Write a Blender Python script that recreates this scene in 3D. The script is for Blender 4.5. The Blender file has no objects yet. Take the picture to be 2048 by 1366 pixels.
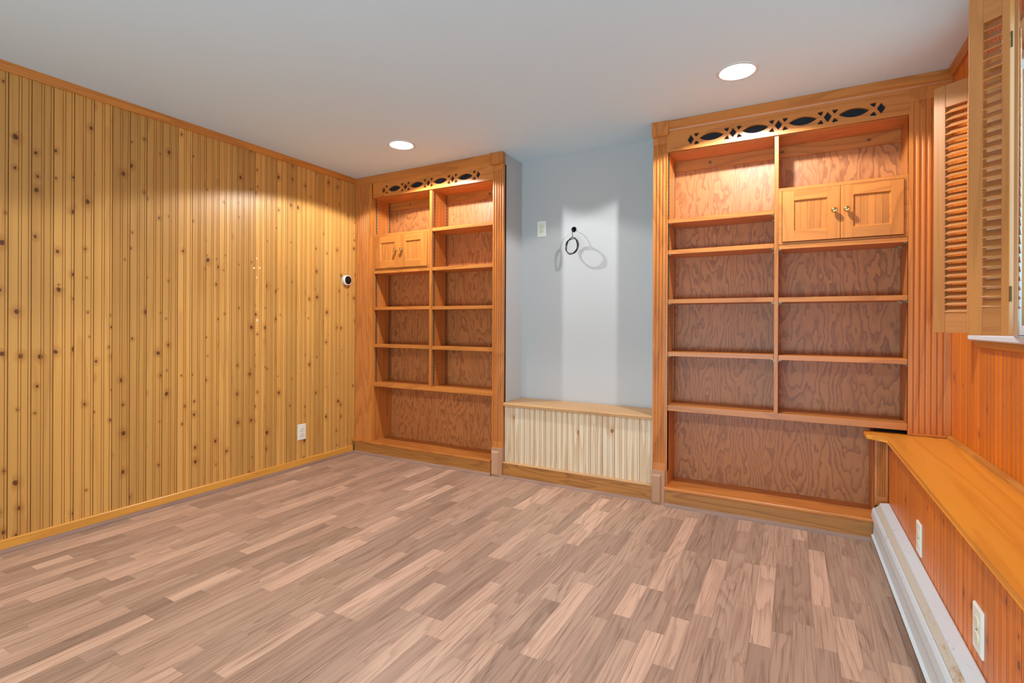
import bpy, bmesh, math, random
from mathutils import Vector, Matrix
random.seed(11)
sc = bpy.context.scene
COL = sc.collection
PI = math.pi

# ------------------------------------------------------------------ camera
H = 2.29                                   # ceiling height
cam_d = bpy.data.cameras.new('camera')
cam = bpy.data.objects.new('camera', cam_d); COL.objects.link(cam)
cam_d.sensor_width = 36.0
cam_d.lens = 1016.8 / 2048 * 36
cam_d.shift_y = -(683 - 649.26) / 2048
cam_d.clip_start = 0.05
YAW = 0.504325
fw = Vector((-math.sin(YAW), math.cos(YAW), 0)); rt = Vector((math.cos(YAW), math.sin(YAW), 0)); up = Vector((0, 0, 1))
m3 = Matrix((rt, up, -fw)).transposed()
cam.matrix_world = Matrix.Translation((3.226, -3.109, 1.0733)) @ m3.to_4x4() @ Matrix.Rotation(0.0040, 4, 'Z')
sc.camera = cam

# ------------------------------------------------------------------ world, daylight, exposure
w = bpy.data.worlds.new('sky'); sc.world = w; w.use_nodes = True
bgn = w.node_tree.nodes['Background']
bgn.inputs[0].default_value = (0.62, 0.86, 0.80, 1); bgn.inputs[1].default_value = 0.9

def area(name, loc, rot, sx, sy, power, col):
    d = bpy.data.lights.new(name, 'AREA'); d.shape = 'RECTANGLE'; d.size = sx; d.size_y = sy
    d.energy = power; d.color = col
    o = bpy.data.objects.new(name, d); COL.objects.link(o); o.location = loc; o.rotation_euler = rot
    return o
# added fill lamp behind the camera, then daylight at the shuttered side window
area('fill_uplight', (2.55, -5.75, .30), (PI * .74, 0, 0), 2.1, 0.95, 120, (0.52, 0.98, 1.25))   # added uplight outside the rear opening, brightens the ceiling with neutral light
area('daylight_window', (4.10, -1.05, 1.60), (0, PI / 2, 0), 1.0, 1.15, 7, (0.6, 0.95, 1.1))
CAN_POWER = 62
CAN_COL = (0.94, 1.0, 1.02)
vs = sc.view_settings
vs.view_transform = 'Standard'; vs.look = 'None'; vs.gamma = 1; vs.use_curve_mapping = False
vs.exposure = 0.17

# ------------------------------------------------------------------ helpers
def srgb(r, g, b):
    f = lambda c: (c / 255 / 12.92) if c / 255 <= .04045 else ((c / 255 + .055) / 1.055) ** 2.4
    return (f(r), f(g), f(b), 1.0)

def box(bm, x0, x1, y0, y1, z0, z1):
    v = [bm.verts.new((x, y, z)) for x in (x0, x1) for y in (y0, y1) for z in (z0, z1)]
    for q in ((0, 1, 3, 2), (4, 6, 7, 5), (0, 4, 5, 1), (2, 3, 7, 6), (0, 2, 6, 4), (1, 5, 7, 3)):
        bm.faces.new([v[i] for i in q])
    return v

def B(*a):
    bm = bmesh.new()
    for bx in a: box(bm, *bx)
    return bm

def prism(bm, pts, axis, a0, a1):
    """extrude a closed 2D profile along axis; the profile is in the two other axes in xyz order"""
    def P(p, a):
        return {'x': (a, p[0], p[1]), 'y': (p[0], a, p[1]), 'z': (p[0], p[1], a)}[axis]
    va = [bm.verts.new(P(p, a0)) for p in pts]; vb = [bm.verts.new(P(p, a1)) for p in pts]
    n = len(pts)
    for i in range(n):
        bm.faces.new((va[i], va[(i + 1) % n], vb[(i + 1) % n], vb[i]))
    bm.faces.new(va); bm.faces.new(vb)

def lathe(bm, prof, seg, M=None):
    """revolve (r, h) about local Z"""
    rings = []
    for r, h in prof:
        if r < 1e-6:
            rings.append([bm.verts.new((0, 0, h))])
        else:
            rings.append([bm.verts.new((r * math.cos(2 * PI * i / seg), r * math.sin(2 * PI * i / seg), h)) for i in range(seg)])
    for a, b in zip(rings, rings[1:]):
        for i in range(seg):
            j = (i + 1) % seg
            if len(a) == 1 and len(b) == 1: continue
            if len(a) == 1: bm.faces.new((a[0], b[i], b[j]))
            elif len(b) == 1: bm.faces.new((a[i], a[j], b[0]))
            else: bm.faces.new((a[i], a[j], b[j], b[i]))
    if M is not None:
        vs_ = [v for r in rings for v in r]
        for v in vs_: v.co = M @ v.co

def obj(name, bm, mat, parent=None, bevel=0.0, smooth=False, label=None):
    if bevel > 0:
        bmesh.ops.bevel(bm, geom=list(bm.edges), offset=bevel, segments=1, affect='EDGES', clamp_overlap=True)
    bmesh.ops.recalc_face_normals(bm, faces=list(bm.faces))
    me = bpy.data.meshes.new(name); bm.to_mesh(me); bm.free()
    if smooth:
        for p in me.polygons: p.use_smooth = True
    return link(name, me, mat, parent, label)

def link(name, me, mat, parent=None, label=None):
    if mat is not None and not me.materials: me.materials.append(mat)
    o = bpy.data.objects.new(name, me); COL.objects.link(o)
    if parent is not None:
        o.parent = parent
        if not parent.get('local'):
            loc = Vector(parent.location); q = parent.parent
            while q is not None: loc += Vector(q.location); q = q.parent
            o.location = -loc
    if label: o['label'] = label
    return o

def thing(name, label, cat, loc, group=None, rotz=None):
    o = bpy.data.objects.new(name, None); COL.objects.link(o); o.location = loc
    o.empty_display_size = .05
    if rotz is not None: o.rotation_euler = (0, 0, rotz); o['local'] = 1
    o['label'] = label; o['category'] = cat
    if group: o['group'] = group
    return o

def struct(o):
    o['kind'] = 'structure'; return o

# ------------------------------------------------------------------ materials
class NT:
    def __init__(s, name):
        s.m = bpy.data.materials.new(name); s.m.use_nodes = True; s.t = s.m.node_tree
        s.b = s.t.nodes['Principled BSDF']
    def n(s, ty, **kw):
        nd = s.t.nodes.new(ty)
        for k, v in kw.items(): setattr(nd, k, v)
        return nd
    def l(s, a, b): s.t.links.new(a, b)
    def put(s, sock, v):
        if isinstance(v, (int, float, tuple)): sock.default_value = v
        else: s.l(v, sock)
    def math(s, op, a, b=0.0, c=0.0, clamp=False):
        nd = s.n('ShaderNodeMath', operation=op, use_clamp=clamp)
        for i, v in enumerate((a, b, c)): s.put(nd.inputs[i], v)
        return nd.outputs[0]
    def vec(s, op, a, b):
        nd = s.n('ShaderNodeVectorMath', operation=op)
        s.put(nd.inputs[0], a); s.put(nd.inputs[1], b)
        return nd.outputs[0]
    def noise(s, v, detail=2.0, rough=.5, scale=1.0):
        nd = s.n('ShaderNodeTexNoise'); s.l(v, nd.inputs['Vector'])
        nd.inputs['Scale'].default_value = scale; nd.inputs['Detail'].default_value = detail; nd.inputs['Roughness'].default_value = rough
        return nd.outputs[0]
    def mix(s, f, a, b, mode='MIX'):
        nd = s.n('ShaderNodeMix', data_type='RGBA', blend_type=mode)
        s.put(nd.inputs[0], f); s.put(nd.inputs[6], a); s.put(nd.inputs[7], b)
        return nd.outputs[2]
    def sstep(s, v, lo, hi):
        nd = s.n('ShaderNodeMapRange', interpolation_type='SMOOTHSTEP')
        s.put(nd.inputs[0], v); s.put(nd.inputs[1], lo); s.put(nd.inputs[2], hi)
        return nd.outputs[0]
    def rgb(s, r, g, b):
        nd = s.n('ShaderNodeCombineXYZ')
        for i, v in enumerate((r, g, b)): s.put(nd.inputs[i], v)
        return nd.outputs[0]

def simple(name, col, rough=.5, metal=0.0, bump=None, spec=.5):
    t = NT(name); t.b.inputs['Base Color'].default_value = col
    t.b.inputs['Roughness'].default_value = rough; t.b.inputs['Metallic'].default_value = metal
    t.b.inputs['Specular IOR Level'].default_value = spec
    if bump:
        co = t.n('ShaderNodeTexCoord').outputs['Object']
        nz = t.noise(co, 3, .6, bump[0])
        bp = t.n('ShaderNodeBump'); bp.inputs['Strength'].default_value = bump[1]; bp.inputs['Distance'].default_value = .002
        t.l(nz, bp.inputs['Height']); t.l(bp.outputs[0], t.b.inputs['Normal'])
    return t.m

def wood(name, axis, light, mid, dark, ring=8.0, across=7.0, along=.9, amt=.6, zig=.05, pore=.35, rough=.38,
         knots=None, var=.10, hue=None, attr=False, blotch=.18, knotcol=None, sharp=.55, kax='y', pa=330, pl=7):
    """procedural timber: contour-line growth rings along the grain axis, pores, optional knots"""
    t = NT(name)
    co = t.n('ShaderNodeTexCoord').outputs['Object']
    if attr:
        ra = t.n('ShaderNodeAttribute', attribute_name='seed').outputs['Fac']
    else:
        ra = t.n('ShaderNodeObjectInfo').outputs['Random']
    off = t.rgb(t.math('MULTIPLY', ra, 37.3), t.math('MULTIPLY', ra, 91.7), t.math('MULTIPLY', ra, 53.9))
    P = t.vec('ADD', co, off)
    ai = 'xyz'.index(axis)
    def sc3(a, l): return tuple(l if i == ai else a for i in range(3))
    n1 = t.noise(t.vec('MULTIPLY', P, sc3(across, along)), 1.5, .45)
    j = t.noise(t.vec('MULTIPLY', P, sc3(across * 5, along * 9)), 2.0, .5)
    f = t.math('MULTIPLY_ADD', j, zig, n1)
    ph = t.math('FRACT', t.math('MULTIPLY', f, ring))
    saw = t.sstep(ph, 0.0, 1.0)                           # earlywood -> latewood, sharp back edge
    line = t.math('MULTIPLY', t.math('POWER', saw, 2.2), t.math('SUBTRACT', 1.0, t.sstep(ph, .90, 1.0)))
    por = t.sstep(t.noise(t.vec('MULTIPLY', P, sc3(pa, pl)), 2.0, .6), sharp, sharp + .22)
    fac = t.math('ADD', t.math('MULTIPLY', line, amt), t.math('MULTIPLY', por, pore), clamp=True)
    c = t.mix(fac, light, dark)
    bl = t.noise(t.vec('MULTIPLY', P, sc3(4.0, .7)), 2.0, .5)
    c = t.mix(t.math('MULTIPLY', t.sstep(bl, .3, .75), blotch * 3, clamp=True), c, t.mix(.5, mid, c))
    if knots:
        cell, keep = knots
        vo = t.n('ShaderNodeTexVoronoi', feature='F1', voronoi_dimensions='2D'); vo.inputs['Scale'].default_value = 1.0
        wob = t.n('ShaderNodeTexNoise'); wob.inputs['Scale'].default_value = 60
        t.l(P, wob.inputs['Vector'])
        sp = t.n('ShaderNodeSeparateXYZ'); t.l(P, sp.inputs[0])
        fl = t.rgb(t.math('MULTIPLY', sp.outputs['xyz'.index(kax)], cell), t.math('MULTIPLY', sp.outputs[ai], cell * .75), 0.0)
        P2 = t.vec('ADD', fl, t.vec('MULTIPLY', wob.outputs[1], (.10, .10, .0)))
        t.l(P2, vo.inputs['Vector'])
        d = vo.outputs['Distance']; sep = t.n('ShaderNodeSeparateXYZ'); t.l(vo.outputs['Color'], sep.inputs[0])
        on = t.math('LESS_THAN', sep.outputs[0], keep)
        rr = t.math('MULTIPLY_ADD', t.math('POWER', sep.outputs[1], 1.8), .12, .045)
        core = t.math('SUBTRACT', 1.0, t.sstep(t.math('DIVIDE', d, rr), .55, 1.0))
        halo = t.math('SUBTRACT', 1.0, t.sstep(t.math('DIVIDE', d, rr), .8, 3.4))
        kd = knotcol or srgb(74, 34, 12)
        c = t.mix(t.math('MULTIPLY', t.math('MULTIPLY', halo, on), .45), c, dark)
        c = t.mix(t.math('MULTIPLY', t.math('MULTIPLY', core, on), .88), c, kd)
    # board to board shade
    if attr:
        tone = t.n('ShaderNodeAttribute', attribute_name='tone').outputs['Fac']
        v = tone
    else:
        v = t.math('MULTIPLY_ADD', t.math('FRACT', t.math('MULTIPLY', ra, 17.17)), var * 2, 1.0 - var)
    c = t.mix(1.0, c, t.rgb(v, v, v), 'MULTIPLY')
    t.l(c, t.b.inputs['Base Color'])
    t.b.inputs['Roughness'].default_value = rough
    bp = t.n('ShaderNodeBump'); bp.inputs['Strength'].default_value = .12; bp.inputs['Distance'].default_value = .001
    t.l(fac, bp.inputs['Height']); bp.invert = True
    t.l(bp.outputs[0], t.b.inputs['Normal'])
    return t.m

OAK = (srgb(206, 125, 55), srgb(190, 105, 41), srgb(140, 68, 22))
def oak(ax, **k): return wood('oak_' + ax + k.pop('tag', ''), ax, *OAK, **k)
oakx, oaky, oakz = oak('x', amt=.40, blotch=.1), oak('y', amt=.40), oak('z', amt=.40)
oakz_ply = wood('oak_plywood', 'z', srgb(196, 122, 66), srgb(182, 104, 52), srgb(120, 58, 24), ring=19, across=5.5, along=1.1, amt=.66, zig=.13, pore=.20, rough=.46, var=.03)
oak_kick = wood('oak_kick', 'x', srgb(186, 122, 58), srgb(160, 98, 42), srgb(112, 62, 24), ring=9, across=12, along=1.2, amt=.55, zig=.04, pore=.3)
oak_pale = wood('oak_unvarnished', 'z', srgb(196, 146, 112), srgb(186, 134, 100), srgb(150, 100, 70), ring=6, across=22, amt=.3, pore=.4, rough=.6)
oak_seat = wood('oak_seat', 'x', srgb(214, 164, 112), srgb(202, 150, 100), srgb(170, 116, 70), ring=6, across=12, along=.8, amt=.35, pore=.3, rough=.45)
oak_ledge = wood('oak_ledge', 'y', srgb(232, 150, 52), srgb(216, 130, 38), srgb(184, 96, 24), ring=6, across=9, along=.5, amt=.35, pore=.3, rough=.33, zig=.03)
pine_wall = wood('pine_honey', 'z', srgb(216, 160, 84), srgb(198, 134, 60), srgb(164, 98, 40), ring=6, across=11, along=.45, amt=.26, zig=.02, pore=.06, knots=(13.0, .34), var=.15, rough=.36, knotcol=srgb(78, 36, 12))
pine_right = wood('pine_amber', 'z', srgb(230, 124, 26), srgb(214, 104, 16), srgb(170, 72, 8), ring=6, across=11, along=.45, amt=.26, zig=.02, pore=.06, knots=(12.0, .20), var=.12, rough=.36, knotcol=srgb(96, 34, 6))
pine_raw = wood('pine_raw', 'z', srgb(232, 210, 180), srgb(226, 196, 156), srgb(202, 150, 92), ring=7, across=16, along=.7, amt=.6, zig=.02, pore=.1, knots=(9.0, .14), kax='x', var=.04, rough=.55, knotcol=srgb(120, 70, 30))
pine_trim_y = wood('pine_trim', 'y', srgb(206, 132, 56), srgb(186, 108, 42), srgb(146, 76, 26), ring=6, across=14, amt=.4, pore=.15)
base_y = wood('pine_base', 'y', srgb(226, 158, 66), srgb(212, 142, 54), srgb(186, 112, 36), ring=6, across=14, amt=.35, pore=.12, rough=.34)
shut_z = wood('shutter_stile', 'z', srgb(198, 128, 68), srgb(180, 110, 54), srgb(148, 84, 38), ring=5, across=20, amt=.25, pore=.12, rough=.4)
shut_x = wood('shutter_slat', 'x', srgb(198, 126, 68), srgb(180, 108, 54), srgb(146, 82, 38), ring=5, across=20, amt=.25, pore=.12, rough=.4)
lam = wood('laminate', 'y', srgb(206, 168, 144), srgb(180, 136, 113), srgb(112, 72, 56), ring=13, across=10, along=.75, amt=.34, zig=.06, pore=.50, pa=210, pl=3.2, sharp=.50, rough=.42, attr=True, blotch=.2)
shoe_m = wood('shoe', 'x', srgb(158, 122, 104), srgb(142, 106, 90), srgb(110, 78, 64), amt=.3, pore=.3, rough=.5)
shoe_y = wood('shoe_side', 'y', srgb(158, 122, 104), srgb(142, 106, 90), srgb(110, 78, 64), amt=.3, pore=.3, rough=.5)
ceil_m = simple('ceiling_paint', srgb(211, 227, 235), .8, bump=(40, .05))
grey_m = simple('grey_paint', srgb(191, 187, 185), .55, bump=(60, .05), spec=.4)
groove_m = simple('groove_dark', srgb(120, 66, 24), .7)
dark_m = simple('dark_recess', srgb(20, 18, 18), .9)
cloth_m = simple('grille_cloth', srgb(26, 29, 36), .85, bump=(900, .3))
white_m = simple('white_plastic', srgb(236, 234, 222), .35)
ivory_m = simple('ivory_plastic', srgb(226, 218, 190), .35)
slot_m = simple('socket_slot', srgb(40, 36, 30), .6)
brass_m = simple('brass', srgb(226, 196, 130), .16, 1.0)
steel_m = simple('zinc', srgb(150, 140, 110), .4, .8)
trackd_m = simple('track_slot', srgb(60, 48, 34), .7)
hinge_m = simple('antique_brass', srgb(120, 92, 52), .4, .8)
screw_m = simple('screw', srgb(120, 100, 70), .35, .8)
black_m = simple('black_rubber', srgb(18, 18, 20), .4)
ring_m = simple('white_ring', srgb(240, 240, 240), .25)
face_m = simple('glass_black', srgb(22, 18, 18), .08)
sill_m = simple('sill_white', srgb(226, 226, 230), .3)
trimring_m = simple('can_trim', srgb(214, 214, 214), .4)
filler_m = simple('wood_filler', srgb(232, 206, 160), .6)
subfloor_m = simple('subfloor', srgb(96, 62, 48), .8)

def heater_mat():
    t = NT('heater_paint')
    co = t.n('ShaderNodeTexCoord').outputs['Object']
    nz = t.noise(t.vec('MULTIPLY', co, (60, 30, 60)), 4, .6)
    f = t.sstep(nz, .62, .72)
    t.l(t.mix(t.math('MULTIPLY', f, .6), srgb(212, 218, 222), srgb(150, 152, 152)), t.b.inputs['Base Color'])
    t.b.inputs['Roughness'].default_value = .38
    return t.m
def damper_mat():
    t = NT('heater_damper')
    co = t.n('ShaderNodeTexCoord').outputs['Object']
    sp = t.n('ShaderNodeSeparateXYZ'); t.l(co, sp.inputs[0])
    nz = t.noise(t.vec('MULTIPLY', co, (40, 22, 40)), 4, .65)
    near = t.math('SUBTRACT', 1.0, t.sstep(sp.outputs[1], -1.5, -.9))
    f = t.math('MULTIPLY', t.sstep(nz, .50, .66), near)
    t.l(t.mix(t.math('MULTIPLY', f, .7), srgb(200, 186, 170), srgb(160, 112, 66)), t.b.inputs['Base Color'])
    t.b.inputs['Roughness'].default_value = .45
    return t.m
heat_m, damp_m = heater_mat(), damper_mat()

def lens_mat():
    t = NT('lamp_lens')
    t.b.inputs['Base Color'].default_value = (1, 1, 1, 1)
    t.b.inputs['Emission Color'].default_value = (1, .98, .95, 1)
    t.b.inputs['Emission Strength'].default_value = 6.0
    return t.m
lens_m = lens_mat()
def glass_mat():
    t = NT('window_glass')
    t.b.inputs['Transmission Weight'].default_value = 1.0
    t.b.inputs['Roughness'].default_value = .0
    t.b.inputs['IOR'].default_value = 1.02
    return t.m
glass_m = glass_mat()

# ------------------------------------------------------------------ room shell
XR = 3.885           # right wall face
YB = 0.28            # grey wall at the back of the recess
YN = -5.0            # wall behind the camera
ceil = struct(obj('ceiling', B((-.2, 4.3, YN - .2, .5, H, H + .2)), ceil_m))
# recess holes for the lamps are cut into the ceiling slab
CANS = [(.897, -.452), (2.99, -.460), (.897, -3.75), (2.99, -3.75)]  # last two are unseen, assumed lights added behind the camera
def cut_ceiling():
    me = ceil.data; bm = bmesh.new()
    xs = [-.2, 4.3]; ys = [YN - .2, .5]
    # bottom skin with round holes, made as one filled outline
    cu = bpy.data.curves.new('c', 'CURVE'); cu.dimensions = '2D'; cu.fill_mode = 'BOTH'; cu.extrude = .06
    def spl(pts):
        s = cu.splines.new('POLY'); s.points.add(len(pts) - 1); s.use_cyclic_u = True
        for p, q in zip(s.points, pts): p.co = (q[0], q[1], 0, 1)
    spl([(xs[0], ys[0]), (xs[1], ys[0]), (xs[1], ys[1]), (xs[0], ys[1])])
    for cx, cy in CANS:
        spl([(cx + .0775 * math.cos(a * PI / 24), cy + .0775 * math.sin(a * PI / 24)) for a in range(48)])
    o = bpy.data.objects.new('c', cu); COL.objects.link(o)
    bpy.context.view_layer.update()
    me2 = bpy.data.meshes.new_from_object(o.evaluated_get(bpy.context.evaluated_depsgraph_get()))
    bpy.data.objects.remove(o)
    for v in me2.vertices: v.co.z += H + .06
    bm.from_mesh(me2)
    box(bm, xs[0], xs[1], ys[0], ys[1], H + .14, H + .2)
    bm.to_mesh(me); bm.free()
cut_ceiling()

wl = struct(obj('wall_left', B((-.16, -.010, YN, .45, 0, H)), groove_m))
wf = struct(obj('wall_far', B((1.437, 2.483, YB, YB + .12, 0, H)), grey_m))
struct(obj('wall_recess_left', B((1.374, 1.437, .024, YB + .12, 0, H)), grey_m))
struct(obj('wall_recess_right', B((2.483, 2.546, .024, YB + .12, 0, H)), grey_m))
struct(obj('wall_back', B((-.16, 4.15, YB + .12, YB + .22, 0, H)), grey_m))
WY0, WY1, WZ0, WZ1 = -1.62, -.440, 1.042, 2.10      # window opening in the right wall
wr = struct(obj('wall_right', B((XR + .010, XR + .15, WY1, .45, 0, H), (XR + .010, XR + .15, YN, WY0, 0, H),
                               (XR + .010, XR + .15, WY0, WY1, 0, WZ0), (XR + .010, XR + .15, WY0, WY1, WZ1, H)), groove_m))
# wall behind the camera; unseen, assumed door frame lets the added fill in
struct(obj('wall_near', B((-.16, 1.45, YN - .12, YN, 0, H), (3.60, 4.15, YN - .12, YN, 0, H), (1.45, 3.60, YN - .12, YN, 2.12, H)), grey_m))
dn = struct(obj('assumed_door_1', B((1.45, 1.53, YN - .1, YN - .03, 0, 2.12), (3.52, 3.60, YN - .1, YN - .03, 0, 2.12), (1.53, 3.52, YN - .1, YN - .03, 2.04, 2.12),
                            (1.53, 3.52, YN - .1, YN - .03, 0, .10), (2.49, 2.57, YN - .1, YN - .03, .10, 2.04)), sill_m))

# beaded boards
BW = .0835
def bead_profile():
    """(u, depth, stained) across one board: joint, flat, centre bead between two quirks, flat, edge bead; stained = finish pooled in the quirk"""
    h = BW / 2
    P = [(-h, -.0040)]
    dark = []
    def quirk(u):
        i = len(P); P.extend([(u - .0015, 0), (u - .0005, -.0028), (u + .0005, -.0028), (u + .0015, 0)]); dark.extend([(i, 1), (i + 1, 1), (i + 2, 1)])
    dark.append((0, 2)); P.append((-h + .0016, 0))
    quirk(-.0052); quirk(.0052); quirk(h - .0110)
    i = len(P); P.append((h - .0016, 0)); dark.append((i, 2)); P.append((h, -.0040))
    return P, dark
def stain_faces(me, dark, stain):
    for m in stain: me.materials.append(m)
    for i, k in dark: me.polygons[i].material_index = k
def board_mesh(name, z0, z1, face, mat, stain):
    """face=+1: looks to +x (left wall); -1: looks to -x"""
    bm = bmesh.new()
    pr, dark = bead_profile()
    pts = [(face * d, u) for u, d in pr] + [(face * -.0098, BW / 2), (face * -.0098, -BW / 2)]
    prism(bm, pts, 'z', z0, z1)
    bmesh.ops.recalc_face_normals(bm, faces=list(bm.faces))
    me = bpy.data.meshes.new(name); bm.to_mesh(me); bm.free(); me.materials.append(mat)
    stain_faces(me, dark, stain)
    return me
stain_l = (simple('quirk_stain_honey', srgb(186, 124, 58), .45), simple('joint_stain_honey', srgb(128, 72, 26), .5))
stain_r = (simple('quirk_stain_amber', srgb(168, 76, 16), .45), simple('joint_stain_amber', srgb(124, 48, 8), .5))
stain_p = (simple('quirk_raw', srgb(206, 164, 118), .6), simple('joint_raw', srgb(168, 112, 66), .6))
me_l = board_mesh('board_left', .004, H - .004, 1, pine_wall, stain_l)
y = .024 + .0005 - BW / 2 + .045
k = 0
yb = -2.163 + BW * 26 - BW / 2              # grooves measured on the wall
while yb > YN + .05:
    o = link('board', me_l, None, wl); o.location = (0, yb, 0); yb -= BW; k += 1
me_r = board_mesh('board_right', .004, H - .004, -1, pine_right, stain_r)
me_rl = board_mesh('board_low', .004, WZ0 - .030, -1, pine_right, stain_r)
me_rh = board_mesh('board_high', WZ1, H - .004, -1, pine_right, stain_r)
yb = -.0385
while yb > YN + .05:
    lo, hi = yb - BW / 2, yb + BW / 2
    if hi > WY0 - .02 and lo < WY1 + .02:
        o = link('board', me_rl, None, wr); o.location = (XR, yb, 0)
        o = link('board', me_rh, None, wr); o.location = (XR, yb, 0)
    else:
        o = link('board', me_r, None, wr); o.location = (XR, yb, 0)
    yb -= BW

# filled screw holes and a scuff on the left wall
for yy, zz, r in ((-.898, 1.521, .007), (-.918, 1.453, .008), (-.877, 1.458, .008), (-.898, 1.390, .007), (-.894, 1.095, .010), (-.544, .720, .004)):
    bm = bmesh.new(); lathe(bm, [(0, .0008), (r * .7, .0006), (r, 0)], 14, Matrix.Translation((.0002, yy, zz)) @ Matrix.Rotation(PI / 2, 4, 'Y'))
    obj('filler_spot', bm, filler_m, wl)

# low panelled box along the right wall
XW = 3.645
ws = struct(obj('wall_wainscot', B((XW + .010, XR - .012, YN + .01, -.002, 0, .515)), groove_m))
me_w = board_mesh('board_wainscot', .004, .512, -1, pine_right, stain_r)
yb = -.002 - BW / 2
while yb > YN + .05:
    o = link('board', me_w, None, ws); o.location = (XW, yb, 0); yb -= BW

# trims
bm = bmesh.new(); prism(bm, [(.0, H), (.020, H), (.020, H - .012), (.014, H - .030), (.010, H - .042), (.0, H - .042)], 'y', YN, -.006)
struct(obj('trim_1', bm, pine_trim_y))
bm = bmesh.new(); prism(bm, [(XR, H), (XR - .020, H), (XR - .020, H - .012), (XR - .014, H - .030), (XR - .010, H - .042), (XR, H - .042)], 'y', YN, -.018)
struct(obj('trim_2', bm, pine_trim_y))
bm = bmesh.new(); prism(bm, [(0, .0), (.014, .0), (.014, .056), (.010, .060), (0, .060)], 'y', YN, -.030)
struct(obj('baseboard_left', bm, base_y))
bm = bmesh.new(); prism(bm, [(.014, .0), (.032, .0), (.031, .006), (.027, .013), (.020, .017), (.014, .018)], 'y', YN, -.018)
struct(obj('trim_3', bm, shoe_y))

# ------------------------------------------------------------------ floor: printed three-strip laminate
flo = struct(obj('floor', B((-.16, 4.15, YN - .1, .40, -.12, -.0085)), subfloor_m))
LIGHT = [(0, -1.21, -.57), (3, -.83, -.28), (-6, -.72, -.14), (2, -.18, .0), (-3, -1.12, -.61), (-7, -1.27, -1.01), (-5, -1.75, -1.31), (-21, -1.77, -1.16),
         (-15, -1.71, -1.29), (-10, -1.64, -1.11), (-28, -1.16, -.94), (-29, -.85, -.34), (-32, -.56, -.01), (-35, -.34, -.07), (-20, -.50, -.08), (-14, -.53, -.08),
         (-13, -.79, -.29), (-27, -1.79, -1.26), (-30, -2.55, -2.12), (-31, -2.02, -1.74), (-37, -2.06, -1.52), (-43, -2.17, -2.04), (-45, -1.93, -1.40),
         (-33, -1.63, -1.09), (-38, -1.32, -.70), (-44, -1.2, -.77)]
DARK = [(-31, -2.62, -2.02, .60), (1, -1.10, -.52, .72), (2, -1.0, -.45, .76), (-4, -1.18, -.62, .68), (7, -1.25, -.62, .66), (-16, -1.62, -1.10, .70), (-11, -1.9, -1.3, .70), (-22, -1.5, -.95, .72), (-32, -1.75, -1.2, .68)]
SW = .0653
strips = []
for c in range(-48, 9):
    x0 = max(3.1 + SW * c, -.005); x1 = min(3.1 + SW * (c + 1), 3.66)
    if x1 - x0 < .004: continue
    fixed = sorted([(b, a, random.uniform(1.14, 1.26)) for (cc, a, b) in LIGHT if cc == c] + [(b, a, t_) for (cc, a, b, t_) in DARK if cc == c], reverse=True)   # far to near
    yy = .02
    def fill(y_from, y_to):
        out = []; cur = y_from
        while cur - y_to > .001:
            ln = random.choice((.22, .3, .38, .45, .52, .6))
            if cur - ln - y_to < .18: ln = cur - y_to
            if ln > .75: ln = ln / 2
            out.append((cur, cur - ln)); cur -= ln
        return out
    for (fb, fa, ft) in fixed:
        for s in fill(yy, fb): strips.append((x0, x1) + s + (random.choice((.70, .76, .82, .86, .90, .94)),))
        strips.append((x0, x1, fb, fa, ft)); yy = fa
    for s in fill(yy, YN): strips.append((x0, x1) + s + (random.choice((.70, .76, .80, .84, .88, .92, .96, 1.0, 1.10)),))

def strip_verts(x0, x1, y0, y1):
    g = .00005; e = .0003
    a, b, c_, d = x0 + g, x1 - g, y1 + g, y0 - g
    top = [(a + e, c_ + e, 0), (b - e, c_ + e, 0), (b - e, d - e, 0), (a + e, d - e, 0)]
    lip = [(a, c_, -.0005), (b, c_, -.0005), (b, d, -.0005), (a, d, -.0005)]
    bot = [(a, c_, -.008), (b, c_, -.008), (b, d, -.008), (a, d, -.008)]
    fs = [(0, 1, 2, 3)]
    for i in range(4):
        j = (i + 1) % 4
        fs.append((4 + i, 4 + j, j, i)); fs.append((8 + i, 8 + j, 4 + j, 4 + i))
    return top + lip + bot, fs
def seen(s):
    best = 0
    pc = Vector(((s[0] + s[1]) / 2, (s[2] + s[3]) / 2, 0)); d = pc - cam.location
    wd = d @ fw; u = d @ rt
    if wd < .5: return 0
    px = 1024 + 1016.8 * u / wd; py = 649 + 1016.8 * 1.073 / wd
    inside = -120 < px < 1900 and py < 1440
    return (s[1] - s[0]) * (s[2] - s[3]) / wd ** 3 if inside else 0
strips.sort(key=seen, reverse=True)
def strip_mesh(name, lst):
    V, F, T, S = [], [], [], []
    for s in lst:
        v, f = strip_verts(*s[:4]); n = len(V); V += v; F += [tuple(i + n for i in q) for q in f]
        sd = random.random()
        T += [s[4]] * len(v); S += [sd] * len(v)
    me = bpy.data.meshes.new(name); me.from_pydata(V, [], F); me.materials.append(lam)
    for nm, arr in (('tone', T), ('seed', S)):
        at = me.attributes.new(nm, 'FLOAT', 'POINT'); at.data.foreach_set('value', arr)
    me.update(); return me
for s in strips[:300]:
    link('plank', strip_mesh('plank', [s]), None, flo)
rest = link('floor_planks', strip_mesh('floor_planks', strips[300:]), None, flo); rest['kind'] = 'stuff'

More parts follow.
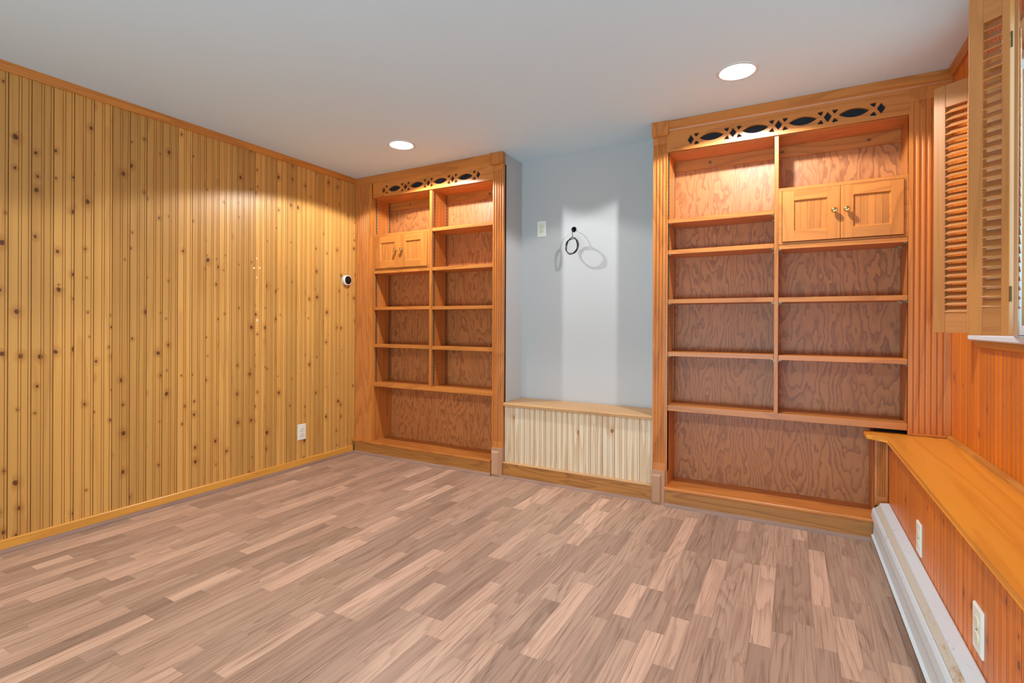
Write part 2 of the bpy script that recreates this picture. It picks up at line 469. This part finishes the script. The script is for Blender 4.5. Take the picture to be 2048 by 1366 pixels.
# ------------------------------------------------------------------ bookcases
def fluted(x0, x1, yf, yb, z0, z1, n, margin, stop0=.035, stop1=.035, depth=.0075):
    """flat stile whose flutes stop short of both ends"""
    bm = bmesh.new()
    wv = (x1 - x0 - 2 * margin) / n; r = wv * .36
    pts = [(x0, yf)]
    for i in range(n):
        cx = x0 + margin + wv * (i + .5)
        for a in range(0, 7):
            th = PI * a / 6
            pts.append((cx - r * math.cos(th), yf + depth * math.sin(th)))
    pts += [(x1, yf), (x1, yb), (x0, yb)]
    prism(bm, pts, 'z', z0 + stop0, z1 - stop1)
    box(bm, x0, x1, yf, yb, z0, z0 + stop0); box(bm, x0, x1, yf, yb, z1 - stop1, z1)
    return bm

def outline_mesh(name, outer, holes, thick, y):
    cu = bpy.data.curves.new('c', 'CURVE'); cu.dimensions = '2D'; cu.fill_mode = 'BOTH'; cu.extrude = thick / 2
    for pts in [outer] + holes:
        s = cu.splines.new('POLY'); s.points.add(len(pts) - 1); s.use_cyclic_u = True
        for p, q in zip(s.points, pts): p.co = (q[0], q[1], 0, 1)
    o = bpy.data.objects.new('c', cu); COL.objects.link(o); bpy.context.view_layer.update()
    me = bpy.data.meshes.new_from_object(o.evaluated_get(bpy.context.evaluated_depsgraph_get()))
    bpy.data.objects.remove(o); bpy.data.curves.remove(cu)
    for v in me.vertices: v.co = (v.co.x, y + thick / 2 - v.co.z, v.co.y)
    me.name = name
    return me

def rounded(pts, r=.004, n=3):
    out = []
    m = len(pts)
    for i in range(m):
        p0, p1, p2 = Vector(pts[i - 1]), Vector(pts[i]), Vector(pts[(i + 1) % m])
        a = p1 + (p0 - p1).normalized() * r; b = p1 + (p2 - p1).normalized() * r
        for k_ in range(n + 1):
            t_ = k_ / n
            q = a * (1 - t_) ** 2 + p1 * 2 * t_ * (1 - t_) + b * t_ ** 2
            out.append((q.x, q.y))
    return out

def valance_holes(xa, pitch, zc):
    hs = []
    for i in range(5):
        dx = xa + pitch * i
        hs.append(rounded([(dx - .0185, zc), (dx, zc - .0275), (dx + .0185, zc), (dx, zc + .0275)], .003))
        for sx in (-1, 1):
            if (i == 0 and sx < 0) or (i == 4 and sx > 0): continue
            for sz in (-1, 1):
                tri = [(dx + sx * .0175, zc + sz * .0345), (dx + sx * .0500, zc + sz * .0300), (dx + sx * .0285, zc + sz * .0085)]
                hs.append(rounded(tri, .0085, 4))
        if i < 4:
            ex = dx + pitch / 2; L_, h_ = .0655, .0225
            R_ = (L_ * L_ + h_ * h_) / (2 * h_); am = math.asin(L_ / R_)
            up_ = [(ex + R_ * math.sin(a), zc + R_ * math.cos(a) - (R_ - h_)) for a in [am * (1 - 2 * q / 14) for q in range(15)]]
            dn_ = [(x, 2 * zc - z) for x, z in reversed(up_)][1:-1]
            hs.append(up_ + dn_)
    return hs

YF = .0          # face of stiles
YBK = .220       # face of the plywood back
VZ = 2.107
def shelf(par, x0, x1, zt, th=.025, yf=.006, label=None, yb=YBK):
    return obj('shelf', B((x0, x1, yf, yb, zt - th, zt)), oakx, par, .0012)

def standard(par, x, z0, z1, side, yc):
    """perforated metal shelf track let into an upright"""
    o = obj('shelf_track', B((x, x + side * .0022, yc - .008, yc + .008, z0, z1)) if side > 0 else B((x - .0022, x, yc - .008, yc + .008, z0, z1)), steel_m, par)
    bm = bmesh.new(); z = z0 + .01
    while z < z1 - .02:
        a, b = (x + .0021, x + .0026) if side > 0 else (x - .0026, x - .0021)
        box(bm, a, b, yc - .0035, yc + .0035, z, z + .012); z += .0254
    s = obj('slots', bm, trackd_m, o); s['kind'] = 'stuff'

def clip(par, x, y, z, side):
    obj('shelf_clip', B((min(x, x + side * .016), max(x, x + side * .016), y - .005, y + .005, z - .004, z), (min(x, x + side * .003), max(x, x + side * .003), y - .005, y + .005, z - .014, z - .004)), steel_m, par)

def screw(par, x, z, y):
    bm = bmesh.new(); lathe(bm, [(0, .003), (.006, .003), (.0085, .0015), (.0085, 0)], 14, Matrix.Translation((x, y, z)) @ Matrix.Rotation(PI / 2, 4, 'X'))
    s = obj('screw', bm, screw_m, par, smooth=False)

def plinth(par, x0, x1):
    p = obj('plinth_block', B((x0, x1, -.012, .03, .0, .200)), oak_pale, par, .001, label='paler bare oak plinth block')
    bm = bmesh.new()
    a0, a1, zt = x0 + .004, x0 + (x1 - x0) * .74, .178
    v0 = [(a0, -.012, .012), (a1, -.012, .012), (a1, -.012, zt), (a0, -.012, zt)]
    v1 = [(a0 + .004, -.024, .016), (a1 - .006, -.024, .016), (a1 - .006, -.024, zt - .010), (a0 + .004, -.024, zt - .010)]
    A = [bm.verts.new(p_) for p_ in v0]; Bv = [bm.verts.new(p_) for p_ in v1]
    for i in range(4): bm.faces.new((A[i], A[(i + 1) % 4], Bv[(i + 1) % 4], Bv[i]))
    bm.faces.new(Bv); bm.faces.new(A)
    obj('raised_panel', bm, oak_pale, p)

def crown(par, x0, x1):
    bm = bmesh.new()
    prism(bm, [(-.016, H - .001), (.02, H - .001), (.02, H - .061), (-.006, H - .061), (-.010, H - .052), (-.010, H - .046), (-.016, H - .040)], 'x', x0, x1)
    return obj('crown_moulding', bm, oakx, par)

def corner_block(par, x0, x1, zb):
    bm = bmesh.new()
    box(bm, x0, x1, -.026, .022, zb + .008, H - .001)
    prism(bm, [(-.026, zb + .008), (.022, zb + .008), (.022, zb), (-.018, zb)], 'x', x0 + .004, x1 - .004)
    return obj('corner_block', bm, oak_pale if False else oakz, par)

def kick(par, x0, x1, xn0, xn1):
    obj('toe_kick', B((x0, x1, -.018, .0, .0, .092)), oak_kick, par, .001)
    bm = bmesh.new()
    prism(bm, [(-.030, .099), (-.027, .094), (-.020, .092), (YBK, .092), (YBK, .112), (-.026, .112), (-.030, .108)], 'x', xn0, xn1)
    obj('bottom_shelf', bm, oakx, par)

def doorset(name, label, x0, x1, doors, z0, z1, loc):
    """small cupboard sitting between two shelves: frame, two panelled doors, knobs"""
    t = thing(name, label, 'cupboard', loc)
    obj('frame', B((x0, x0 + .016, .004, YBK - .004, z0, z1), (x1 - .016, x1, .004, YBK - .004, z0, z1),
                   (x0 + .016, x1 - .016, .004, YBK - .004, z1 - .018, z1), (x0 + .016, x1 - .016, .004, YBK - .004, z0, z0 + .010)), oakx, t, .0008)
    obj('cupboard_back', B((x0 + .016, x1 - .016, YBK - .012, YBK - .005, z0 + .010, z1 - .018)), oakz_ply, t)
    for (a, b, pa, pb, kx) in doors:
        za, zb, pz0, pz1 = z0 + .0125, z1 - .0205, z0 + .068, z1 - .074
        yf, yb = -.004, .016
        d = obj('door', B((a, pa, yf, yb, za, zb)), oakz, t, .0008)
        obj('door_stile', B((pb, b, yf, yb, za, zb)), oakz, d, .0008)
        obj('rail', B((pa, pb, yf, yb, za, pz0)), oakx, d, .0008)
        obj('rail', B((pa, pb, yf, yb, pz1, zb)), oakx, d, .0008)
        bm = bmesh.new()                                       # sloped moulding round the panel
        o_ = [(pa, pz0), (pb, pz0), (pb, pz1), (pa, pz1)]; i_ = [(pa + .006, pz0 + .006), (pb - .006, pz0 + .006), (pb - .006, pz1 - .006), (pa + .006, pz1 - .006)]
        A = [bm.verts.new((q[0], yf + .001, q[1])) for q in o_]; C = [bm.verts.new((q[0], yf + .010, q[1])) for q in i_]
        for i in range(4): bm.faces.new((A[i], A[(i + 1) % 4], C[(i + 1) % 4], C[i]))
        obj('panel_moulding', bm, oakx, d)
        nb = 5; bw = (pb - pa) / nb                                # beaded panel strips
        for i in range(nb):
            u0, u1 = pa + bw * i, pa + bw * (i + 1); q = .0016
            bm = bmesh.new()
            prism(bm, [(u0, yf + .0105), (u0 + q, yf + .009), (u1 - q, yf + .009), (u1, yf + .0105), (u1, yb - .002), (u0, yb - .002)], 'z', pz0, pz1)
            obj('panel_strip', bm, oakz, d)
        zk = (z0 + z1) / 2 + .003
        bm = bmesh.new()
        lathe(bm, [(0, 0), (.0085, 0), (.0085, .002), (.0045, .004), (.0042, .010), (.009, .013), (.0138, .019), (.0150, .024), (.0136, .0295), (.009, .0325), (0, .0338)], 24,
              Matrix.Translation((kx, yf, zk)) @ Matrix.Rotation(PI / 2, 4, 'X'))
        obj('knob', bm, brass_m, d, smooth=True, label='round polished brass knob')
    return t

def bookcase(name, label, spec):
    x0, x1 = spec['x']
    t = thing(name, label, 'bookcase', ((x0 + x1) / 2, .1, 0))
    oa, ob = spec['open']
    obj('back_panel', B((oa - .01, ob + .012, YBK, YBK + .012, .10, H - .01)), oakz_ply, t)
    obj('top_panel', B((oa - .018, ob + .018, .014, YBK, VZ - .004, VZ + .014)), oakx, t)
    for i, (sx0, sx1) in enumerate(spec['sides']):
        obj('side_panel', B((sx0, sx1, .006, YBK, spec.get('side_z0', [.112, .112])[i], VZ - .004)), oakz, t)
    va = outline_mesh('valance', [(oa - .006, VZ), (ob + .006, VZ), (ob + .006, H - .055), (oa - .006, H - .055)], valance_holes(spec['val'], .2272, 2.1605), .016, -.003)
    link('valance', va, oakx, t)
    obj('grille_cloth', B((spec['val'] - .04, spec['val'] + 4 * .2272 + .04, .0135, .0150, 2.125, 2.200)), cloth_m, t, label='black cloth behind the cut-outs')
    for a in spec['stiles']: obj('fluted_stile', fluted(*a), oakz, t)
    crown(t, *spec['crown'])
    for b in spec['blocks']: corner_block(t, *b)
    for p in spec['plinths']: plinth(t, *p)
    kick(t, *spec['kick'])
    dv = spec['div']
    obj('divider', B((dv[0], dv[1], .004, YBK, .594, VZ - .004)), oakz, t, .001)
    for s in spec['shelves']: shelf(t, *s)
    obj('hanging_rail', B((oa, dv[0], YBK - .016, YBK, 2.040, VZ - .004), (dv[1], ob, YBK - .016, YBK, 2.040, VZ - .004)), oakx, t, .0008)
    for x in spec['screws']: screw(t, x, 2.072, YBK - .016)
    return t

# left bookcase
LB = bookcase('bookcase', 'narrower varnished oak bookcase in the corner against the knotty pine wall', dict(
    x=(.0, 1.44), open=(.208, 1.350), sides=[(.186, .208), (1.350, 1.372)], val=.3165,
    stiles=[(.004, .186, YF, .022, .112, H - .061, 6, .030, .012, .012), (1.350, 1.437, YF, .040, .200, 2.21, 4, .006, .045, .045)],
    crown=(.0, 1.338), blocks=[(1.338, 1.441, 2.208)], plinths=[(1.352, 1.437)], kick=(.016, 1.350, .006, 1.352), div=(.780, .803),
    shelves=[(.209, .779, 1.512), (.209, .779, 1.214), (.209, .779, .908), (.804, 1.349, 1.812), (.804, 1.349, 1.510), (.804, 1.349, 1.211), (.804, 1.349, .905), (.209, 1.349, .594, .032)],
    screws=[.42, .72, 1.20]))
for xx, sd in ((.208, 1), (.803, 1)):
    for yc in (.030, .185): standard(LB, xx, .60, VZ - .01, sd, yc)
doorset('cupboard', 'small honey oak two-door cupboard set in the corner bookcase', .2095, .7785,
        [(.227, .4935, .283, .433, .456), (.4955, .761, .548, .697, .519)], 1.5125, 1.806, (.5, .1, 1.5125))

# right bookcase
RB = bookcase('bookcase', 'wider varnished oak bookcase beside the shuttered window', dict(
    x=(2.483, 3.88), open=(2.571, 3.720), sides=[(2.549, 2.571), (3.720, 3.742)], side_z0=[.112, .595], val=2.7005,
    stiles=[(2.483, 2.571, YF, .040, .200, 2.206, 4, .006, .045, .045), (3.720, 3.884, YF, .022, .542, H - .061, 6, .014, .012, .060)],
    crown=(2.577, 3.884), blocks=[(2.479, 2.577, 2.204)], plinths=[(2.483, 2.562)], kick=(2.564, 3.582, 2.562, 3.590), div=(3.137, 3.157),
    shelves=[(2.572, 3.136, 1.706), (2.572, 3.136, 1.522), (2.572, 3.136, 1.228), (2.572, 3.136, .914), (3.158, 3.719, 1.512), (3.158, 3.719, 1.226), (3.158, 3.719, .912), (2.572, 3.719, .596, .034)],
    screws=[2.78, 3.171, 3.581]))
for zt in (1.706, 1.522, 1.228, .914):
    for y_ in (.03, .19):
        clip(RB, 2.571, y_, zt - .025, 1); clip(RB, 3.137, y_, zt - .025, -1)
for zt in (1.512, 1.226, .912):
    for y_ in (.03, .19):
        clip(RB, 3.157, y_, zt - .025, 1); clip(RB, 3.720, y_, zt - .025, -1)
for xx, sd in ((2.571, 1),):
    for yc in (.030, .185): standard(RB, xx, .60, VZ - .01, sd, yc)
# narrow lower part beside the panelled box
obj('lower_side_panel', B((3.588, 3.606, .006, YBK, .112, .520)), oakz, RB)
obj('fluted_stile', fluted(3.588, 3.643, YF, .022, .112, .519, 4, .009, .11, .012), oakz, RB)
obj('dark_gap_strip', B((3.60, 3.719, .05, .07, .541, .562)), dark_m, RB)  # black strip stands in for the shaded gap between shelf and ledge
doorset('cupboard', 'small oak two-door cupboard set in the bookcase beside the window', 3.1575, 3.7195,
        [(3.1755, 3.4385, 3.231, 3.383, 3.412), (3.4405, 3.7015, 3.495, 3.650, 3.466)], 1.5125, 1.817, (3.44, .1, 1.5125))

# floor moulding in front of the bookcases
bm = bmesh.new(); prism(bm, [(-.018, 0), (-.036, 0), (-.035, .006), (-.031, .013), (-.024, .017), (-.018, .018)], 'x', .032, 1.352)
struct(obj('trim_4', bm, shoe_m))
bm = bmesh.new(); prism(bm, [(-.018, 0), (-.036, 0), (-.035, .006), (-.031, .013), (-.024, .017), (-.018, .018)], 'x', 2.562, 3.584)
struct(obj('trim_5', bm, shoe_m))
bm = bmesh.new(); prism(bm, [(.000, 0), (-.016, 0), (-.015, .005), (-.011, .011), (-.005, .014), (.000, .015)], 'x', 1.437, 2.483)
struct(obj('trim_6', bm, shoe_m))

# ------------------------------------------------------------------ bench in the recess
bn = thing('bench', 'low built-in bench with pale raw pine front between the bookcases', 'bench', (1.96, .14, 0))
bm = bmesh.new()
prism(bm, [(.004, .506), (.0, .512), (.004, .520), (.010, .523), (YB - .001, .523), (YB - .001, .497), (.006, .497), (.002, .501)], 'x', 1.439, 2.481)
obj('seat_top', bm, oak_seat, bn)
bp, bdark = bead_profile()
nb = 13; bw = (2.481 - 1.440) / nb
for i in range(nb):
    cx = 1.440 + bw * (i + .5); s_ = bw / BW
    bm = bmesh.new()
    prism(bm, [(cx + u * s_ * .998, .024 - d) for u, d in bp] + [(cx + bw * .499, .036), (cx - bw * .499, .036)], 'z', .098, .497)
    stain_faces(obj('front_board', bm, pine_raw, bn).data, bdark, stain_p)
obj('front_core', B((1.441, 2.480, .036, .06, .0, .497)), pine_raw, bn)
obj('base_board', B((1.438, 2.482, .001, .036, .0, .098)), oak_kick, bn, .001)
bm = bmesh.new(); prism(bm, [(-.003, .098), (.024, .098), (.024, .106), (.003, .106), (-.003, .103)], 'x', 1.438, 2.482)
obj('base_cap', bm, oak_seat, bn)

# ------------------------------------------------------------------ ledge capping the low wall
lg = thing('ledge', 'long orange oak ledge capping the low panelling under the window', 'ledge', (3.76, -2, .516))
pts = [(3.543, .030), (3.543, -.088), (3.548, -.096), (3.622, -.128), (3.622, YN + .02), (XR - .001, YN + .02), (XR - .001, -.001), (3.72, -.001), (3.72, .045), (3.60, .045), (3.60, .030)]
pts = [(3.543, .045), (3.543, -.088), (3.622, -.128), (3.622, YN + .02), (XR - .001, YN + .02), (XR - .001, -.001), (3.7195, -.001), (3.7195, .045)]
bm = bmesh.new(); prism(bm, pts, 'z', .5205, .540)
obj('ledge_top', bm, oak_ledge, lg, .003)
bm = bmesh.new(); prism(bm, [(XR - .001, .5405), (XR - .018, .5405), (XR - .016, .549), (XR - .010, .556), (XR - .001, .558)], 'y', YN + .02, -.003)
obj('quarter_round', bm, pine_trim_y, lg)

# ------------------------------------------------------------------ baseboard heater
ht = thing('baseboard_heater', 'long white metal baseboard heater with beige damper strip', 'heater', (3.61, -1.6, 0))
HY0, HY1 = -3.6, -.040
def strip_along(name, prof, mat, y0=HY0, y1=HY1, label=None):
    bm = bmesh.new(); prism(bm, prof, 'y', y0, y1); return obj(name, bm, mat, ht, label=label)
strip_along('hood', [(3.6435, .012), (3.6435, .2045), (3.640, .206), (3.606, .2015), (3.603, .196), (3.6045, .195), (3.608, .1985), (3.639, .203), (3.641, .2025), (3.641, .012)], heat_m)
strip_along('damper', [(3.6055, .1955), (3.585, .1750), (3.5865, .1735), (3.607, .194)], damp_m, label='beige stained damper strip')
strip_along('front_panel', [(3.5840, .1760), (3.5790, .1750), (3.5730, .1640), (3.5705, .130), (3.5800, .105), (3.5790, .045), (3.5700, .0380), (3.5705, .0365), (3.5805, .0435), (3.5815, .1055), (3.5722, .1305), (3.5746, .1632), (3.5802, .1735), (3.5842, .1745)], heat_m)
strip_along('heater_core', [(3.595, .015), (3.640, .015), (3.640, .16), (3.595, .16)], dark_m)
obj('end_cap', B((3.586, 3.643, HY1, HY1 + .002, .02, .19)), dark_m, ht)

# ------------------------------------------------------------------ side window
wn = struct(obj('window_1', B((XR - .004, 4.03, WY1 - .02, WY1, WZ0, WZ1), (XR - .004, 4.03, WY0, WY0 + .02, WZ0, WZ1), (XR - .004, 4.03, WY0 + .02, WY1 - .02, WZ1 - .02, WZ1)), shut_z))
obj('sash', B((3.955, 3.985, WY1 - .055, WY1 - .02, WZ0, WZ1 - .02), (3.955, 3.985, WY0 + .02, WY0 + .055, WZ0, WZ1 - .02), (3.955, 3.985, WY0 + .055, WY1 - .055, WZ0, WZ0 + .035),
              (3.955, 3.985, WY0 + .055, WY1 - .055, WZ1 - .055, WZ1 - .02)), sill_m, wn)
obj('pane', B((3.968, 3.972, WY0 + .05, WY1 - .05, WZ0 + .03, WZ1 - .05)), glass_m, wn)
bm = bmesh.new(); prism(bm, [(3.953, 1.018), (3.853, 1.018), (3.848, 1.023), (3.848, 1.037), (3.853, 1.042), (3.953, 1.042)], 'y', WY0 - .03, WY1 + .030)
obj('window_sill', bm, sill_m, wn, label='white painted sill')
bm = bmesh.new(); prism(bm, [(XR, 1.017), (3.862, 1.017), (3.862, 1.004), (3.868, .992), (XR, .984)], 'y', WY0 - .02, WY1 + .012)
obj('apron', bm, pine_trim_y, wn)

def shutter(label, p_left, p_right, z0, h, n, flip=1, hinge=None, thick=.022, st2=None):
    a = Vector(p_left); b = Vector(p_right); dv = b - a; wd = dv.length
    t = thing('louvered_shutter', label, 'shutter', (a.x, a.y, z0), 'louvered window shutters', rotz=math.atan2(dv.y, dv.x))
    T = thick / 2; st = min(.042, wd * .36); rb, rtp = .084, .094
    sr = st2 or st
    for u, u2 in ((0, st), (wd - sr, wd)):
        obj('stile', B((u, u2, -T, T, 0, h)), shut_z, t, .0015)
    obj('rail', B((st, wd - sr, -T * .9, T * .9, 0, rb)), shut_x, t, .001)
    obj('rail', B((st, wd - sr, -T * .9, T * .9, h - rtp, h)), shut_x, t, .001)
    pit = (h - rb - rtp) / n
    bm = bmesh.new()
    ang = math.radians(42); L = .0175
    c_, s_ = math.cos(ang), math.sin(ang); th = .0028
    # slat: lower edge towards the room
    pr = [(-L * c_ * flip, -L * s_), (-L * c_ * flip + th * .4 * flip, -L * s_ - th * .7), (L * c_ * flip + th * s_ * flip, L * s_ - th), (L * c_ * flip, L * s_ + th * .5), ]
    prism(bm, pr, 'x', st - .002, wd - sr + .002)
    bmesh.ops.recalc_face_normals(bm, faces=list(bm.faces))
    me = bpy.data.meshes.new('slat'); bm.to_mesh(me); bm.free(); me.materials.append(shut_x)
    for i in range(n):
        o = link('slat', me, None, t); o.location = (0, 0, rb + pit * (i + .5))
    if hinge:
        for hz in (.10, h - .2):
            bm = bmesh.new()
            prof = []
            for q in range(5):
                zz = hz + q * .009
                prof += [(.0034, zz), (.0034, zz + .0074), (.0027, zz + .0078), (.0027, zz + .0088)]
            lathe(bm, [(0, hz)] + prof + [(0, hz + .045)], 12, Matrix.Translation((wd + .003, -T + .001, 0)))
            obj('hinge', bm, hinge_m, t, smooth=False)
    return t
SZ0, SH = 1.046, 1.040
P2L, P2R = (3.7075, -1.0391), (3.7843, -1.1082)     # near leaf, folded out into the room
PAN, PAF = (3.7955, -1.0860), (3.8745, -.8230)      # leaf it is hinged to, reaching back to the jamb
shutter('shutter leaf nearest the bookcase, lit on its louvres', (3.757, -.330), (3.862, -.407), SZ0, SH, 29, st2=.014)
shutter('shutter leaf nearest the camera, dark louvres and brass hinge at its right edge', P2L, P2R, SZ0, SH, 29, hinge=True, st2=.020)
shutter('shutter leaf seen almost edge-on, right of the hinge', PAN, PAF, SZ0, SH, 29, thick=.017)

# ------------------------------------------------------------------ electrical fittings
def outlet(label, loc, facing, h=.1165, wdt=.071, group='wall outlets'):
    """duplex outlet; built facing -y, then turned"""
    rz = {'-y': 0.0, '+x': PI / 2, '-x': -PI / 2}[facing]
    t = thing('wall_outlet', label, 'outlet', loc, group, rotz=rz)
    bm = bmesh.new()
    a, b = wdt / 2, h / 2; c_ = .004
    o_ = [(-a, -b), (a, -b), (a, b), (-a, b)]; i_ = [(-a + c_, -b + c_), (a - c_, -b + c_), (a - c_, b - c_), (-a + c_, b - c_)]
    A = [bm.verts.new((x, 0, z)) for x, z in o_]; M_ = [bm.verts.new((x, -.004, z)) for x, z in o_]; C = [bm.verts.new((x, -.0065, z)) for x, z in i_]
    for i in range(4):
        j = (i + 1) % 4
        bm.faces.new((A[i], A[j], M_[j], M_[i])); bm.faces.new((M_[i], M_[j], C[j], C[i]))
    bm.faces.new(C); bm.faces.new(A)
    obj('cover_plate', bm, white_m, t)
    for sz in (-1, 1):
        bm = bmesh.new()
        pts = [(.0168 * math.cos(q * PI / 10), max(-.0125, min(.0125, .0168 * math.sin(q * PI / 10)))) for q in range(20)]
        prism(bm, [(x, z + sz * .0195) for x, z in pts], 'y', -.0085, -.006)
        rc = obj('receptacle', bm, ivory_m, t)
        bm = bmesh.new(); zc = sz * .0195
        box(bm, -.0078, -.0052, -.0089, -.0084, zc - .001, zc + .008); box(bm, .0052, .0078, -.0089, -.0084, zc - .0005, zc + .0075)
        lathe(bm, [(0, 0), (.0028, 0), (.0028, .0005), (0, .0005)], 12, Matrix.Translation((0, -.0084, zc - .0068)) @ Matrix.Rotation(PI / 2, 4, 'X'))
        obj('slots', bm, slot_m, rc)
    bm = bmesh.new(); lathe(bm, [(0, .0012), (.002, .0012), (.003, 0)], 12, Matrix.Translation((0, -.0065, 0)) @ Matrix.Rotation(PI / 2, 4, 'X'))
    obj('screw', bm, screw_m, t)
    return t
outlet('ivory duplex outlet low on the knotty pine wall', (.0005, -.5285, .262), '+x')
outlet('white duplex outlet high on the grey wall of the recess', (1.603, YB - .0005, 1.7795), '-y')
outlet('outlet on the low panelling closer to the bookcase', (XW - .0005, -.715, .283), '-x')
outlet('outlet on the low panelling closer to the camera', (XW - .0005, -1.405, .303), '-x')

th = thing('thermostat', 'round white thermostat with black glass face on the pine wall', 'thermostat', (0, -.103, 1.433), rotz=0.0)
R_ = Matrix.Rotation(PI / 2, 4, 'Y')
bm = bmesh.new(); lathe(bm, [(.0, .0), (.040, .0), (.0405, .003), (.0415, .020), (.0405, .027), (.0385, .029), (.0350, .0285), (0, .0285)], 40, R_)
obj('ring', bm, ring_m, th, smooth=True)
bm = bmesh.new(); lathe(bm, [(.0348, .0284), (.0340, .0300), (.018, .0308), (0, .0310)], 40, R_)
obj('face', bm, face_m, th, smooth=True)

# cable hanging from a grommet hole
cb = thing('cable', 'coiled black cable hanging from a hole in the grey wall', 'cable', (1.858, YB, 1.754), rotz=0.0)
bm = bmesh.new(); lathe(bm, [(0, .0), (.0185, .0), (.0195, .002), (.0165, .004), (.0150, .0035), (.0145, .001)], 28, Matrix.Rotation(PI / 2, 4, 'X'))
obj('grommet', bm, black_m, cb)
def tube(name, pts, r, mat, parent):
    cu = bpy.data.curves.new(name, 'CURVE'); cu.dimensions = '3D'; cu.bevel_depth = r; cu.bevel_resolution = 3; cu.resolution_u = 6
    s = cu.splines.new('NURBS'); s.points.add(len(pts) - 1); s.use_endpoint_u = True; s.order_u = 3
    for p, q in zip(s.points, pts): p.co = (*q, 1)
    o = bpy.data.objects.new('c', cu); COL.objects.link(o); bpy.context.view_layer.update()
    me = bpy.data.meshes.new_from_object(o.evaluated_get(bpy.context.evaluated_depsgraph_get()))
    bpy.data.objects.remove(o); bpy.data.curves.remove(cu)
    for p in me.polygons: p.use_smooth = True
    return link(name, me, mat, parent)
tube('lead', [(.004, .01, -.004), (.006, -.02, -.004), (.012, -.050, -.010), (.014, -.064, -.030), (.016, -.072, -.055), (.020, -.076, -.070)], .0026, black_m, cb)
loop = []
ax = Vector((.90, -.43, 0)).normalized()                     # the coil hangs askew to the wall
cc = Vector((.016, -.080, -.130))
for i in range(0, 84):
    a = PI / 2 - i * 2 * PI / 18 + .15 * math.sin(i * .7)
    rr_ = .058 + .007 * math.sin(i * .9) ; hh = .056 + .006 * math.cos(i * .53)
    q = cc + ax * rr_ * math.cos(a) + Vector((0, 0, hh * math.sin(a))) + Vector((.43, .90, 0)) * (.008 * math.sin(i * .37))
    loop.append(tuple(q))
tube('coil', loop, .0026, black_m, cb)

# ------------------------------------------------------------------ recessed ceiling lights
def can(cx, cy, label):
    t = thing('recessed_light', label, 'ceiling light', (cx, cy, H), 'recessed ceiling lights')
    bm = bmesh.new()
    lathe(bm, [(.0768, .055), (.0768, -.001), (.080, -.0045), (.090, -.0040), (.0945, -.0005), (.0945, .0), (.0790, .0)], 48, Matrix.Translation((cx, cy, H)))
    obj('trim_ring', bm, trimring_m, t, smooth=True)
    bm = bmesh.new(); lathe(bm, [(.0765, .020), (.05, .024), (0, .026)], 40, Matrix.Translation((cx, cy, H)))
    obj('lens', bm, lens_m, t, smooth=True)
    d = bpy.data.lights.new('lamp', 'SPOT'); d.energy = CAN_POWER; d.color = CAN_COL; d.spot_size = math.radians(146); d.spot_blend = .12; d.shadow_soft_size = .022
    o = bpy.data.objects.new('lamp', d); COL.objects.link(o); o.parent = t; o.location = (0, 0, .012)
names = ['recessed ceiling light above the corner bookcase', 'recessed ceiling light above the bookcase beside the window',
         'added, unseen recessed light behind the camera nearer the knotty pine wall', 'added, unseen recessed light behind the camera nearer the window wall']
for i, (cx, cy) in enumerate(CANS):
    can(cx, cy, names[i])
